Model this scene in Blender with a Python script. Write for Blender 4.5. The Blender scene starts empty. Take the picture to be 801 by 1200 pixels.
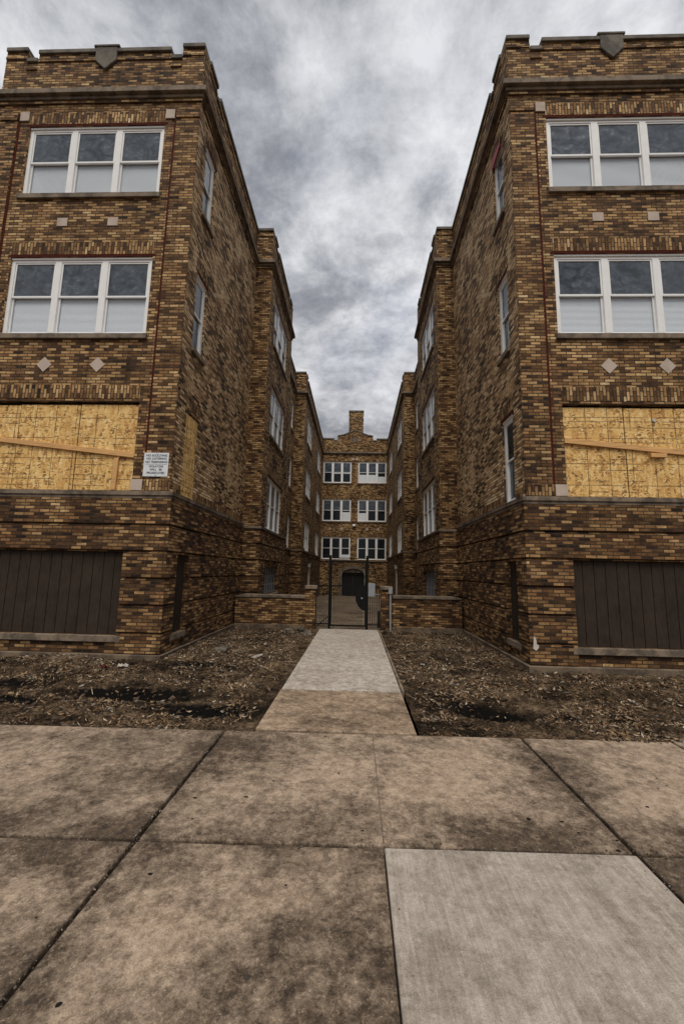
import bpy, math, random
from mathutils import Vector, noise, Matrix
R = math.radians
random.seed(7)
S = bpy.context.scene
C = S.collection
# ------------------------------------------------------------------ materials
def new_mat(name):
    m = bpy.data.materials.new(name); m.use_nodes = True
    nt = m.node_tree; b = nt.nodes['Principled BSDF']
    return m, nt, b
class N:
    """tiny node helper"""
    def __init__(s, nt): s.nt = nt; s.l = nt.links
    def n(s, t, **kw):
        nd = s.nt.nodes.new(t)
        for k, v in kw.items(): setattr(nd, k, v)
        return nd
    def set(s, sock, v):
        if hasattr(v, 'is_linked') or isinstance(v, bpy.types.NodeSocket): s.l.new(v, sock)
        else: sock.default_value = v
    def math(s, op, a, b=0.0, clamp=False):
        nd = s.n('ShaderNodeMath', operation=op, use_clamp=clamp)
        s.set(nd.inputs[0], a); s.set(nd.inputs[1], b); return nd.outputs[0]
    def mix(s, f, a, b, blend='MIX'):
        nd = s.n('ShaderNodeMix', data_type='RGBA', blend_type=blend)
        s.set(nd.inputs[0], f); s.set(nd.inputs[6], a); s.set(nd.inputs[7], b); return nd.outputs[2]
    def ramp(s, f, stops, interp='LINEAR'):
        nd = s.n('ShaderNodeValToRGB'); cr = nd.color_ramp; cr.interpolation = interp
        while len(cr.elements) > 1: cr.elements.remove(cr.elements[-1])
        cr.elements[0].position = stops[0][0]; cr.elements[0].color = (*stops[0][1], 1)
        for p, c in stops[1:]:
            e = cr.elements.new(p); e.color = (*c, 1)
        s.set(nd.inputs[0], f); return nd.outputs[0]
    def gray(s, f, a, b, va=0.0, vb=1.0):
        return s.ramp(f, [(a, (va,)*3), (b, (vb,)*3)])
    def map(s, v, scale=(1, 1, 1), loc=(0, 0, 0)):
        nd = s.n('ShaderNodeMapping'); s.l.new(v, nd.inputs[0])
        nd.inputs[1].default_value = loc; nd.inputs[3].default_value = scale; return nd.outputs[0]
    def noise(s, v, scale, detail=4, rough=.55, dist=0.0):
        nd = s.n('ShaderNodeTexNoise'); s.l.new(v, nd.inputs['Vector'])
        nd.inputs['Scale'].default_value = scale; nd.inputs['Detail'].default_value = detail
        nd.inputs['Roughness'].default_value = rough; nd.inputs['Distortion'].default_value = dist
        return nd.outputs[0]
    def bump(s, h, strength, dist, bsdf):
        nd = s.n('ShaderNodeBump'); nd.inputs['Strength'].default_value = strength
        nd.inputs['Distance'].default_value = dist; s.l.new(h, nd.inputs['Height'])
        s.l.new(nd.outputs[0], bsdf.inputs['Normal'])
    def uv(s): return s.n('ShaderNodeUVMap', uv_map='UVMap').outputs[0]
    def pos(s): return s.n('ShaderNodeNewGeometry').outputs['Position']
    def island(s): return s.n('ShaderNodeNewGeometry').outputs['Random Per Island']
    def obj(s): return s.n('ShaderNodeTexCoord').outputs['Object']

def brick_mat(name, stops, mortar=(.05, .035, .023), shift=0.0, patch=.42, sootk=.62):
    m, nt, b = new_mat(name); g = N(nt); uv = g.uv()
    wob = g.n('ShaderNodeTexNoise'); nt.links.new(uv, wob.inputs['Vector']); wob.inputs['Scale'].default_value = 3.5
    sub = g.n('ShaderNodeVectorMath', operation='SUBTRACT'); nt.links.new(wob.outputs['Color'], sub.inputs[0]); sub.inputs[1].default_value = (.5, .5, .5)
    sc = g.n('ShaderNodeVectorMath', operation='SCALE'); nt.links.new(sub.outputs[0], sc.inputs[0]); sc.inputs['Scale'].default_value = .006
    add = g.n('ShaderNodeVectorMath', operation='ADD'); nt.links.new(uv, add.inputs[0]); nt.links.new(sc.outputs[0], add.inputs[1])
    br = g.n('ShaderNodeTexBrick', offset=.5, squash=1.0)
    nt.links.new(add.outputs[0], br.inputs['Vector'])
    br.inputs['Color1'].default_value = (0, 0, 0, 1); br.inputs['Color2'].default_value = (1, 1, 1, 1); br.inputs['Mortar'].default_value = (.5, .5, .5, 1)
    br.inputs['Scale'].default_value = 1; br.inputs['Mortar Size'].default_value = .0085; br.inputs['Mortar Smooth'].default_value = .25
    br.inputs['Bias'].default_value = 0; br.inputs['Brick Width'].default_value = .194; br.inputs['Row Height'].default_value = .0615
    big = g.noise(uv, .75, 5, .6, .4); mid = g.noise(g.map(uv, (5, 17, 1)), 1, 4, .65); fine = g.noise(g.map(uv, (1, 1.7, 1)), 36, 4, .7)
    streak = g.noise(g.map(uv, (2.2, .3, 1)), 1.3, 5, .62, .5)
    v = g.math('ADD', g.math('ADD', g.math('MULTIPLY', br.outputs['Color'], .7), .14), g.math('MULTIPLY', g.math('SUBTRACT', big, .5), patch * 1.9))
    v = g.math('ADD', v, g.math('MULTIPLY', g.math('SUBTRACT', mid, .5), .62))
    v = g.math('ADD', v, g.math('MULTIPLY', g.math('SUBTRACT', fine, .5), .75))
    v = g.math('ADD', v, shift, True)
    col = g.ramp(v, stops)
    hsh = g.math('FRACT', g.math('MULTIPLY', br.outputs['Color'], 23.7))
    col = g.mix(.6, col, g.ramp(hsh, [(0, (.96, .77, .64)), (.3, (1, .9, .76)), (.6, (1, 1, 1)), (.85, (1, .93, .72)), (1, (1.0, .86, .82))]), 'MULTIPLY')
    # hue wander between bricks: rust and ochre
    col = g.mix(g.math('MULTIPLY', g.gray(g.noise(uv, 1.7, 3), .5, .72), .42), col, (.66, .43, .3, 1), 'MULTIPLY')
    mcol = g.mix(g.noise(uv, 3, 3), (mortar[0]*.55, mortar[1]*.55, mortar[2]*.55, 1), (mortar[0]*1.5, mortar[1]*1.5, mortar[2]*1.5, 1))
    col = g.mix(br.outputs['Fac'], col, mcol)
    soot = g.gray(streak, .52, .74)
    col = g.mix(g.math('MULTIPLY', soot, sootk), col, (.16, .12, .09, 1), 'MULTIPLY')
    lime = g.gray(g.noise(g.map(uv, (1.6, 1, 1)), 2.6, 6, .75, .7), .68, .8)
    col = g.mix(g.math('MULTIPLY', lime, .34), col, (.5, .44, .36, 1))
    nt.links.new(col, b.inputs['Base Color']); b.inputs['Roughness'].default_value = .88
    b.inputs['Specular IOR Level'].default_value = .25
    h = g.math('SUBTRACT', g.math('MULTIPLY', fine, .35), br.outputs['Fac'])
    h = g.math('ADD', h, g.math('MULTIPLY', br.outputs['Color'], .25))
    g.bump(h, .9, .012, b)
    return m
UP = [(0, (.014, .009, .006)), (.13, (.042, .024, .013)), (.3, (.125, .064, .027)), (.52, (.26, .153, .068)), (.74, (.44, .285, .135)), (.9, (.62, .445, .23)), (1, (.74, .57, .35))]
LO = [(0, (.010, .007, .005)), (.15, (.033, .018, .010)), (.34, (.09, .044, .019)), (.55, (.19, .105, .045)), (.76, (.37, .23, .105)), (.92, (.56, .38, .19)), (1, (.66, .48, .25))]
CT = [(0, (.011, .008, .006)), (.14, (.034, .02, .012)), (.32, (.1, .054, .024)), (.5, (.28, .168, .076)), (.74, (.5, .33, .155)), (.92, (.66, .48, .26)), (1, (.66, .49, .27))]  # court face brick, mid tones lightened to stand in for missing courtyard light

CM = [(0, (.014, .01, .007)), (.2, (.045, .028, .016)), (.38, (.19, .115, .056)), (.58, (.46, .305, .16)), (.78, (.68, .49, .28)), (1, (.84, .68, .46))]  # common brick: its own pale tan, plus brightness painted in for the dim court
def stone_mat(name, c, dirt=.5, rough=.85, scale=3.0):
    m, nt, b = new_mat(name); g = N(nt); p = g.pos()
    n1 = g.noise(p, scale, 6, .65, .5); n2 = g.noise(p, 38, 5, .7)
    d = tuple(x*.3 for x in c[:3])
    col = g.mix(g.math('MULTIPLY', g.gray(n1, .42, .7), dirt*1.6, True), (*c, 1), (*d, 1))
    col = g.mix(g.math('MULTIPLY', n2, .45), col, (*tuple(x*.55 for x in c), 1))
    nt.links.new(col, b.inputs['Base Color']); b.inputs['Roughness'].default_value = rough
    g.bump(n2, .4, .006, b); return m
def paint_mat(name, c, rough=.5, var=.25, metal=0.0, scale=6, bump=.15, spec=.4):
    m, nt, b = new_mat(name); b.inputs['Specular IOR Level'].default_value = spec; g = N(nt); p = g.pos()
    n1 = g.noise(p, scale, 6, .65, .3); n2 = g.noise(g.map(p, (1, 1, .25)), 22, 5, .7)
    f = g.math('MULTIPLY', g.math('ADD', n1, n2), .5)
    col = g.mix(g.gray(f, .38, .68), (*c, 1), (*tuple(x*(1-var) for x in c), 1))
    nt.links.new(col, b.inputs['Base Color']); b.inputs['Roughness'].default_value = rough; b.inputs['Metallic'].default_value = metal
    g.bump(n2, bump, .004, b); return m

def concrete_mat(name, c, dark, amount, brush=False, seed=0.0, joints=False):
    m, nt, b = new_mat(name); g = N(nt)
    off = g.n('ShaderNodeCombineXYZ'); isl = g.math('MULTIPLY', g.island(), 37.0)
    for i in range(3): nt.links.new(isl, off.inputs[i])
    add = g.n('ShaderNodeVectorMath', operation='ADD'); nt.links.new(g.pos(), add.inputs[0]); nt.links.new(off.outputs[0], add.inputs[1]); p = add.outputs[0]
    if seed: p = g.map(p, loc=(seed, seed*.7, 0))
    n0 = g.noise(p, .9, 4, .6, .3); n1 = g.noise(p, 3.1, 8, .74, .25); n2 = g.noise(p, 15, 6, .78, .2); n3 = g.noise(p, 150, 4, .8)
    f = g.math('ADD', g.math('MULTIPLY', n0, .4), g.math('ADD', g.math('MULTIPLY', n1, .42), g.math('MULTIPLY', n2, .24)))
    if joints:   # dirt washed along the slab joints
        sp = g.n('ShaderNodeSeparateXYZ'); nt.links.new(g.pos(), sp.inputs[0])
        fx = g.math('FRACT', g.math('DIVIDE', g.math('SUBTRACT', sp.outputs[0], -1.06-14.7), 2.94))
        ex = g.math('MULTIPLY', g.math('MINIMUM', fx, g.math('SUBTRACT', 1.0, fx)), 2.94)
        ey = g.math('ABSOLUTE', g.math('SUBTRACT', sp.outputs[1], g.math('ADD', g.math('MULTIPLY', sp.outputs[0], .02), 2.7)))
        ed = g.math('MINIMUM', g.math('MULTIPLY', ex, 1.5), ey)
        f = g.math('ADD', f, g.math('MULTIPLY', g.gray(ed, .0, .45, 1, 0), .085))
    f = g.math('ADD', f, g.math('MULTIPLY', g.math('SUBTRACT', g.noise(p, 38, 6, .8), .5), .22))
    dk = g.mix(g.gray(g.noise(p, 22, 7, .8), .36, .62), (*tuple(x*2.1 for x in dark), 1), (*tuple(x*.55 for x in dark), 1))
    col = g.mix(g.math('MULTIPLY', g.gray(f, .48, .63), amount), (*c, 1), dk)
    pale = g.gray(g.noise(p, 5, 7, .8, .6), .56, .7)
    col = g.mix(g.math('MULTIPLY', pale, .35), col, (*tuple(min(1, x*1.45) for x in c), 1))
    mott = g.noise(p, 10, 9, .84, .1)
    col = g.mix(g.math('MULTIPLY', g.gray(mott, .44, .6), .22 if brush else .72), col, (.36, .32, .28, 1), 'MULTIPLY')
    col = g.mix(g.math('MULTIPLY', g.gray(n2, .4, .65), .45), col, (.55, .52, .48, 1), 'MULTIPLY')
    col = g.mix(g.math('MULTIPLY', g.gray(n3, .42, .62), .6), col, (.45, .42, .4, 1), 'MULTIPLY')
    n5 = g.noise(p, 62, 5, .85)
    col = g.mix(g.math('MULTIPLY', g.gray(n5, .53, .66), .3 if brush else .6), col, (.4, .36, .33, 1), 'MULTIPLY')
    col = g.mix(g.math('MULTIPLY', g.gray(n5, .33, .42, 1, 0), .35), col, (*tuple(min(1, x*1.5) for x in c), 1))
    pit = g.n('ShaderNodeTexVoronoi'); nt.links.new(p, pit.inputs['Vector']); pit.inputs['Scale'].default_value = 6
    spots = g.math('MULTIPLY', g.gray(pit.outputs['Distance'], .07, .1, 1, 0), g.gray(g.noise(p, 3.1, 2), .55, .58))
    col = g.mix(g.math('MULTIPLY', spots, .8), col, (.03, .026, .022, 1))
    # thin dark hairline cracks
    cr = g.n('ShaderNodeTexVoronoi', feature='DISTANCE_TO_EDGE'); wob = g.n('ShaderNodeTexNoise'); nt.links.new(p, wob.inputs['Vector']); wob.inputs['Scale'].default_value = 4; wob.inputs['Detail'].default_value = 6
    wsc = g.n('ShaderNodeVectorMath', operation='SCALE'); nt.links.new(wob.outputs['Color'], wsc.inputs[0]); wsc.inputs['Scale'].default_value = .5
    wad = g.n('ShaderNodeVectorMath', operation='ADD'); nt.links.new(p, wad.inputs[0]); nt.links.new(wsc.outputs[0], wad.inputs[1])
    nt.links.new(wad.outputs[0], cr.inputs['Vector']); cr.inputs['Scale'].default_value = .55
    crack = g.math('MULTIPLY', g.gray(cr.outputs['Distance'], .0, .005, 1, 0), g.gray(g.noise(p, .8, 2), .5, .6))
    col = g.mix(g.math('MULTIPLY', crack, 0.0 if brush else .5), col, (.05, .042, .034, 1))
    h = g.math('ADD', g.math('MULTIPLY', n3, .5), n2)
    if brush:
        st = g.noise(g.map(g.pos(), (75, 2.5, 1)), 1, 4, .7, .15)
        st2 = g.noise(g.map(g.pos(), (22, .9, 1)), 1, 3, .7, .2)
        col = g.mix(g.math('MULTIPLY', g.gray(st, .38, .66), .5), col, (.62, .59, .55, 1), 'MULTIPLY')
        col = g.mix(g.math('MULTIPLY', g.gray(st2, .45, .62), .42), col, (.66, .62, .58, 1), 'MULTIPLY')
        sm = g.noise(g.map(g.pos(), (2.2, 1.1, 1), (.3, 1.7, 0)), 1.6, 7, .72, .4)
        col = g.mix(g.math('MULTIPLY', g.gray(sm, .5, .68), .6), col, (.5, .46, .43, 1), 'MULTIPLY')
        h = g.math('ADD', h, g.math('MULTIPLY', st, 2.0))
    nt.links.new(col, b.inputs['Base Color']); b.inputs['Roughness'].default_value = .86; b.inputs['Specular IOR Level'].default_value = .3
    g.bump(h, .5, .006, b); return m

def dirt_mat():
    m, nt, b = new_mat('soil'); g = N(nt); p = g.pos()
    n0 = g.noise(p, 1.3, 6, .65, .6); n1 = g.noise(p, 7, 8, .75, .5); n2 = g.noise(p, 45, 6, .8)
    f = g.math('ADD', g.math('MULTIPLY', n0, .35), g.math('ADD', g.math('MULTIPLY', n1, .35), g.math('MULTIPLY', n2, .4)))
    col = g.ramp(f, [(.43, (.006, .0045, .0035)), (.51, (.022, .015, .009)), (.56, (.085, .056, .032)), (.62, (.23, .16, .1)), (.71, (.42, .33, .23))])
    at = g.n('ShaderNodeAttribute', attribute_name='damp')
    col = g.mix(g.gray(g.math('ADD', at.outputs['Fac'], g.math('MULTIPLY', g.math('SUBTRACT', n1, .5), 1.5)), .2, .85), col, (.006, .005, .004, 1))
    nt.links.new(col, b.inputs['Base Color']); b.inputs['Roughness'].default_value = .95
    b.inputs['Specular IOR Level'].default_value = .1
    g.bump(g.math('ADD', n2, n1), 1.0, .04, b); return m

def litter_mat(name, stops):
    m, nt, b = new_mat(name); g = N(nt)
    col = g.ramp(g.island(), stops)
    col = g.mix(g.math('MULTIPLY', g.noise(g.pos(), 60, 3), .5), col, (.03, .02, .013, 1))
    nt.links.new(col, b.inputs['Base Color']); b.inputs['Roughness'].default_value = .8
    b.inputs['Specular IOR Level'].default_value = .2; return m

def osb_mat():
    m, nt, b = new_mat('osb_board'); g = N(nt); uv = g.uv()
    def flakes(scale, sx, rot, loc):
        mp = g.n('ShaderNodeMapping'); nt.links.new(uv, mp.inputs[0]); mp.inputs[1].default_value = loc; mp.inputs[2].default_value = (0, 0, rot); mp.inputs[3].default_value = (1, sx, 1)
        w = g.n('ShaderNodeTexNoise'); nt.links.new(mp.outputs[0], w.inputs['Vector']); w.inputs['Scale'].default_value = 5
        ws = g.n('ShaderNodeVectorMath', operation='SCALE'); nt.links.new(w.outputs['Color'], ws.inputs[0]); ws.inputs['Scale'].default_value = .12
        wa = g.n('ShaderNodeVectorMath', operation='ADD'); nt.links.new(mp.outputs[0], wa.inputs[0]); nt.links.new(ws.outputs[0], wa.inputs[1])
        v = g.n('ShaderNodeTexVoronoi'); nt.links.new(wa.outputs[0], v.inputs['Vector']); v.inputs['Scale'].default_value = scale
        s = g.n('ShaderNodeSeparateColor'); nt.links.new(v.outputs['Color'], s.inputs[0]); return s.outputs[0], v.outputs['Distance']
    a, da = flakes(17, .45, .5, (0, 0, 0)); c, dc = flakes(24, 2.2, -.35, (3.1, 1.7, 0)); e, de = flakes(20, .5, 1.4, (7.7, 5.2, 0))
    sel = g.math('GREATER_THAN', c, .5)
    v = g.mix(sel, a, e); v = g.mix(.4, v, c)
    n = g.noise(g.map(uv, (1, 1, 1)), 60, 4, .7)
    v2 = g.math('ADD', g.math('MULTIPLY', v, .8), g.math('MULTIPLY', n, .3))
    col = g.ramp(v2, [(.2, (.2, .09, .02)), (.38, (.5, .27, .075)), (.56, (.72, .44, .14)), (.76, (.82, .57, .23)), (.95, (.88, .7, .38))])
    big = g.noise(uv, 1.6, 4, .6)
    col = g.mix(g.gray(big, .5, .75, 0, .5), col, (.62, .42, .22, 1), 'MULTIPLY')
    # printed nailing grid
    br = g.n('ShaderNodeTexBrick', offset=0, squash=1); nt.links.new(uv, br.inputs['Vector'])
    br.inputs['Scale'].default_value = 1; br.inputs['Mortar Size'].default_value = .0075; br.inputs['Mortar Smooth'].default_value = .2; br.inputs['Brick Width'].default_value = .406; br.inputs['Row Height'].default_value = .406
    br2 = g.n('ShaderNodeTexBrick', offset=0, squash=1); nt.links.new(g.map(uv, loc=(.2, .12, 0)), br2.inputs['Vector'])
    br2.inputs['Scale'].default_value = 1; br2.inputs['Mortar Size'].default_value = .007; br2.inputs['Brick Width'].default_value = 60.0; br2.inputs['Row Height'].default_value = .203
    l2 = g.math('MULTIPLY', br2.outputs['Fac'], g.gray(g.noise(g.map(uv, (1, .6, 1), (4, 0, 0)), 1.7, 1), .5, .54))
    ln = g.math('MAXIMUM', g.math('MULTIPLY', br.outputs['Fac'], g.gray(g.noise(uv, 2.3, 2), .36, .46)), l2)
    col = g.mix(g.math('MULTIPLY', ln, .8), col, (.05, .035, .02, 1))
    nt.links.new(col, b.inputs['Base Color']); b.inputs['Roughness'].default_value = .7
    g.bump(v2, .5, .004, b); return m
def wood_mat(name, c):
    m, nt, b = new_mat(name); g = N(nt); p = g.obj()
    n = g.noise(g.map(p, (2, 30, 30)), 1.2, 5, .6, .6)
    col = g.ramp(n, [(.3, tuple(x*.62 for x in c)), (.55, c), (.75, tuple(min(1, x*1.25) for x in c))])
    nt.links.new(col, b.inputs['Base Color']); b.inputs['Roughness'].default_value = .65; g.bump(n, .2, .003, b); return m

def glass_dark(name, a=.045, k=.19, rough=.05):
    m, nt, b = new_mat(name); g = N(nt); p = g.pos()
    s = g.noise(g.map(p, (1, 1, 1.4)), 2.3, 4, .6, 1.6); s2 = g.noise(p, 5, 4, .65, 1.2)
    f = g.math('MULTIPLY', g.gray(s, .34, .7), g.gray(s2, .2, .7))
    col = g.mix(f, (a*.85, a*1.02, a*1.25, 1), (k*.82, k*.97, k*1.2, 1))
    nt.links.new(col, b.inputs['Base Color']); nt.links.new(g.gray(f, 0, 1, rough, .45), b.inputs['Roughness'])
    b.inputs['IOR'].default_value = 1.5; b.inputs['Specular IOR Level'].default_value = .36
    g.bump(s, .05, .02, b); return m
def glass_clear():
    m, nt, b = new_mat('window_glass'); g = N(nt)
    out = nt.nodes['Material Output']; nt.nodes.remove(b)
    tr = g.n('ShaderNodeBsdfTransparent'); tr.inputs[0].default_value = (.93, .95, .97, 1)
    gl = g.n('ShaderNodeBsdfGlossy'); gl.inputs['Roughness'].default_value = .03
    fr = g.n('ShaderNodeLayerWeight'); fr.inputs[0].default_value = .5
    fac = g.math('ADD', g.math('MULTIPLY', g.math('POWER', fr.outputs['Facing'], 5.0), .6), .035)
    mx = g.n('ShaderNodeMixShader'); nt.links.new(fac, mx.inputs[0]); nt.links.new(tr.outputs[0], mx.inputs[1]); nt.links.new(gl.outputs[0], mx.inputs[2])
    nt.links.new(mx.outputs[0], out.inputs[0]); return m

M = dict(
    brick=brick_mat('tan_brown_brick', UP), brick_low=brick_mat('dark_brown_brick', LO, shift=-.02), common=brick_mat('brightened_common_brick', CM, (.11, .08, .053), .055, .55, .45), brick_court=brick_mat('brightened_court_brick', CT, shift=.02, patch=.5, sootk=.6),
    limestone=stone_mat('weathered_limestone', (.25, .19, .135), .95), stone_pale=stone_mat('pale_stone', (.56, .46, .38), .25),
    coping=stone_mat('coping_stone', (.17, .145, .115), .9), concrete_base=stone_mat('plinth_concrete', (.2, .145, .095), .95),
    white=paint_mat('white_vinyl', (.86, .86, .85), .4, .1), blind=paint_mat('blind_white', (.86, .885, .92), .6, .03),
    glass_d=glass_dark('smeared_glass'), glass_k=glass_dark('dark_glass', .008, .03), glass=glass_clear(),
    osb=osb_mat(), wood=wood_mat('raw_timber', (.66, .37, .14)), brown=paint_mat('brown_siding', (.05, .036, .027), .85, .5, spec=.12, scale=2.5),
    red=paint_mat('dark_red_paint', (.085, .017, .011), .9, .5, spec=.1), brightred=paint_mat('red_paint', (.36, .012, .014), .55, .3),
    black=paint_mat('black_iron', (.009, .009, .009), .7, .3, spec=.15), grey=paint_mat('grey_metal', (.32, .34, .36), .45, .3, .0),
    sign=paint_mat('sign_white', (.72, .76, .8), .45, .12), ink=paint_mat('sign_ink', (.03, .03, .05), .6, .1),
    roof=paint_mat('roof_tar', (.05, .05, .05), .9, .3), dark=paint_mat('dark_interior', (.01, .009, .008), .9, .2),
    plaster=stone_mat('plaster_white', (.62, .56, .48), .3), curtain=paint_mat('curtain_white', (.75, .78, .82), .8, .15, scale=12),
    walk_old=concrete_mat('old_concrete', (.5, .388, .288), (.07, .049, .032), .95, joints=True), path_old=concrete_mat('stained_path_concrete', (.52, .395, .28), (.09, .06, .038), .92, False, 21), walk_new=concrete_mat('new_concrete', (.54, .485, .425), (.27, .235, .2), .65, True, 3.3),
    path_new=concrete_mat('path_concrete', (.6, .55, .49), (.32, .275, .225), .65, False, 11), court=concrete_mat('court_concrete', (.34, .26, .18), (.045, .032, .022), .9, False, 5),
    soil=dirt_mat(), score=paint_mat('score_dirt', (.16, .115, .08), .9, .6, scale=14),
    leaf=litter_mat('dead_leaf', [(0, (.03, .018, .011)), (.3, (.12, .07, .036)), (.62, (.26, .16, .083)), (.88, (.42, .3, .18)), (1, (.62, .52, .4))]),
    gravel=litter_mat('gravel_stone', [(0, (.03, .024, .018)), (.5, (.09, .07, .05)), (.8, (.22, .18, .14)), (1, (.42, .38, .33))]),
    clod=litter_mat('soil_clod', [(0, (.012, .008, .006)), (.5, (.05, .034, .022)), (1, (.15, .105, .068))]),
    rubble=litter_mat('rubble_bits', [(0, (.08, .06, .04)), (.4, (.18, .14, .105)), (.8, (.36, .3, .24)), (1, (.55, .5, .44))]),
    lampglass=paint_mat('milky_lamp_glass', (.45, .46, .36), .3, .1),
)
# ------------------------------------------------------------------ mesh helpers
class MB:
    def __init__(s): s.v = []; s.f = []; s.uv = []
    def face(s, pts, nrm=None, swap=False):
        pts = [Vector(p) for p in pts]
        n = Vector((0, 0, 0))
        for i in range(len(pts)):
            a, b = pts[i], pts[(i+1) % len(pts)]; n += a.cross(b)
        if nrm is not None and n.dot(Vector(nrm)) < 0: pts.reverse(); n = -n
        i0 = len(s.v); s.v += pts; s.f.append(list(range(i0, i0+len(pts))))
        ax = max(range(3), key=lambda i: abs(n[i]))
        for p in pts:
            u = (p.y, p.z) if ax == 0 else (p.x, p.z) if ax == 1 else (p.x, p.y)
            s.uv.append((u[1], u[0]) if swap else u)
    def box(s, x0, x1, y0, y1, z0, z1, swap=False):
        x0, x1 = sorted((x0, x1)); y0, y1 = sorted((y0, y1)); z0, z1 = sorted((z0, z1))
        P = lambda a, b, c: ((x0, x1)[a], (y0, y1)[b], (z0, z1)[c])
        s.face([P(0,0,0), P(0,1,0), P(0,1,1), P(0,0,1)], (-1,0,0), swap); s.face([P(1,0,0), P(1,1,0), P(1,1,1), P(1,0,1)], (1,0,0), swap)
        s.face([P(0,0,0), P(1,0,0), P(1,0,1), P(0,0,1)], (0,-1,0), swap); s.face([P(0,1,0), P(1,1,0), P(1,1,1), P(0,1,1)], (0,1,0), swap)
        s.face([P(0,0,0), P(1,0,0), P(1,1,0), P(0,1,0)], (0,0,-1), swap); s.face([P(0,0,1), P(1,0,1), P(1,1,1), P(0,1,1)], (0,0,1), swap)
    def fbox(s, T, u0, u1, d0, d1, z0, z1, swap=False):
        a = T(u0, d0, z0); b = T(u1, d1, z1); s.box(a[0], b[0], a[1], b[1], a[2], b[2], swap)
    def prism(s, T, outline, d0, d1):
        nf = Vector(T(0, 1, 0)) - Vector(T(0, 0, 0))
        s.face([T(u, d1, z) for u, z in outline], nf); s.face([T(u, d0, z) for u, z in outline], -nf)
        n = len(outline); area = sum(outline[i][0]*outline[(i+1) % n][1]-outline[(i+1) % n][0]*outline[i][1] for i in range(n))
        for i in range(n):
            (ua, za), (ub, zb) = outline[i], outline[(i+1) % n]
            nu, nz = (zb-za), -(ub-ua)
            if area < 0: nu, nz = -nu, -nz
            nn = Vector(T(nu, 0, nz)) - Vector(T(0, 0, 0))
            s.face([T(ua, d0, za), T(ub, d0, zb), T(ub, d1, zb), T(ua, d1, za)], nn)
    def tube(s, p0, p1, r, n=8, r1=None):
        p0, p1 = Vector(p0), Vector(p1); ax = (p1-p0).normalized(); a = ax.orthogonal().normalized(); b = ax.cross(a); r1 = r if r1 is None else r1
        ring = [(p0+(a*math.cos(t)+b*math.sin(t))*r, p1+(a*math.cos(t)+b*math.sin(t))*r1, a*math.cos(t)+b*math.sin(t)) for t in [2*math.pi*i/n for i in range(n)]]
        for i in range(n):
            q, w = ring[i], ring[(i+1) % n]; s.face([q[0], w[0], w[1], q[1]], q[2]+w[2])
        s.face([q[0] for q in ring], -ax); s.face([q[1] for q in ring], ax)
    def mesh(s, name, base=(0, 0, 0)):
        bv = Vector(base); me = bpy.data.meshes.new(name)
        # weld shared corners so bevels and islands work
        idx = {}; vs = []; fs = []
        for f in s.f:
            g = []
            for i in f:
                k = tuple(round(c, 5) for c in s.v[i])
                if k not in idx: idx[k] = len(vs); vs.append(s.v[i]-bv)
                g.append(idx[k])
            fs.append(g)
        me.from_pydata(vs, [], fs)
        ul = me.uv_layers.new(name='UVMap'); k = 0
        for f in s.f:
            for i in f:
                ul.data[k].uv = s.uv[i]; k += 1
        return me
def ob(name, me, mat, parent=None, bevel=0):
    o = bpy.data.objects.new(name, me); C.objects.link(o)
    if mat and not me.materials: me.materials.append(mat)
    if parent: o.parent = parent
    if bevel:
        md = o.modifiers.new('bevel', 'BEVEL'); md.width = bevel; md.segments = 2; md.limit_method = 'ANGLE'
    return o
def part(name, mb, mat, parent, bevel=0, label=None):
    b = Vector((0, 0, 0)); p = parent
    while p: b += p.location; p = p.parent
    o = ob(name, mb.mesh(name, b), mat, parent, bevel)
    if label: o['label'] = label
    return o
def thing(name, label, cat, loc, group=None):
    o = bpy.data.objects.new(name, None); C.objects.link(o); o.location = loc; o.empty_display_size = .3
    o['label'] = label; o['category'] = cat
    if group: o['group'] = group
    return o
def struct(name, mb, mat, kind='structure', bevel=0):
    o = ob(name, mb.mesh(name) if isinstance(mb, MB) else mb, mat, None, bevel); o['kind'] = kind; return o
# ------------------------------------------------------------------ walls
def wall(mb, T, u0, u1, z0, z1, ops, depth=.16):
    us = sorted({u0, u1, *[o[0] for o in ops], *[o[1] for o in ops]}); zs = sorted({z0, z1, *[o[2] for o in ops], *[o[3] for o in ops]})
    nf = Vector(T(0, 1, 0)) - Vector(T(0, 0, 0)); V = lambda u, d, z: Vector(T(u, d, z)) - Vector(T(0, 0, 0))
    for i in range(len(us)-1):
        for j in range(len(zs)-1):
            cu, cz = (us[i]+us[i+1])/2, (zs[j]+zs[j+1])/2
            if any(o[0] < cu < o[1] and o[2] < cz < o[3] for o in ops): continue
            mb.face([T(us[i], 0, zs[j]), T(us[i+1], 0, zs[j]), T(us[i+1], 0, zs[j+1]), T(us[i], 0, zs[j+1])], nf)
    for a, b, c, d in ops:
        mb.face([T(a, 0, c), T(a, -depth, c), T(a, -depth, d), T(a, 0, d)], V(1, 0, 0)); mb.face([T(b, 0, c), T(b, -depth, c), T(b, -depth, d), T(b, 0, d)], V(-1, 0, 0))
        mb.face([T(a, 0, c), T(b, 0, c), T(b, -depth, c), T(a, -depth, c)], (0, 0, 1)); mb.face([T(a, 0, d), T(b, 0, d), T(b, -depth, d), T(a, -depth, d)], (0, 0, -1))
def profile(u0, u1, mer=.5, notch=.25, zm=13.03, zn=12.74, zc=12.95):
    if u1-u0 < 1.6: return [(u0, u1, zm)]
    return [(u0, u0+mer, zm), (u0+mer, u0+mer+notch, zn), (u0+mer+notch, u1-mer-notch, zc), (u1-mer-notch, u1-mer, zn), (u1-mer, u1, zm)]
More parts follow.
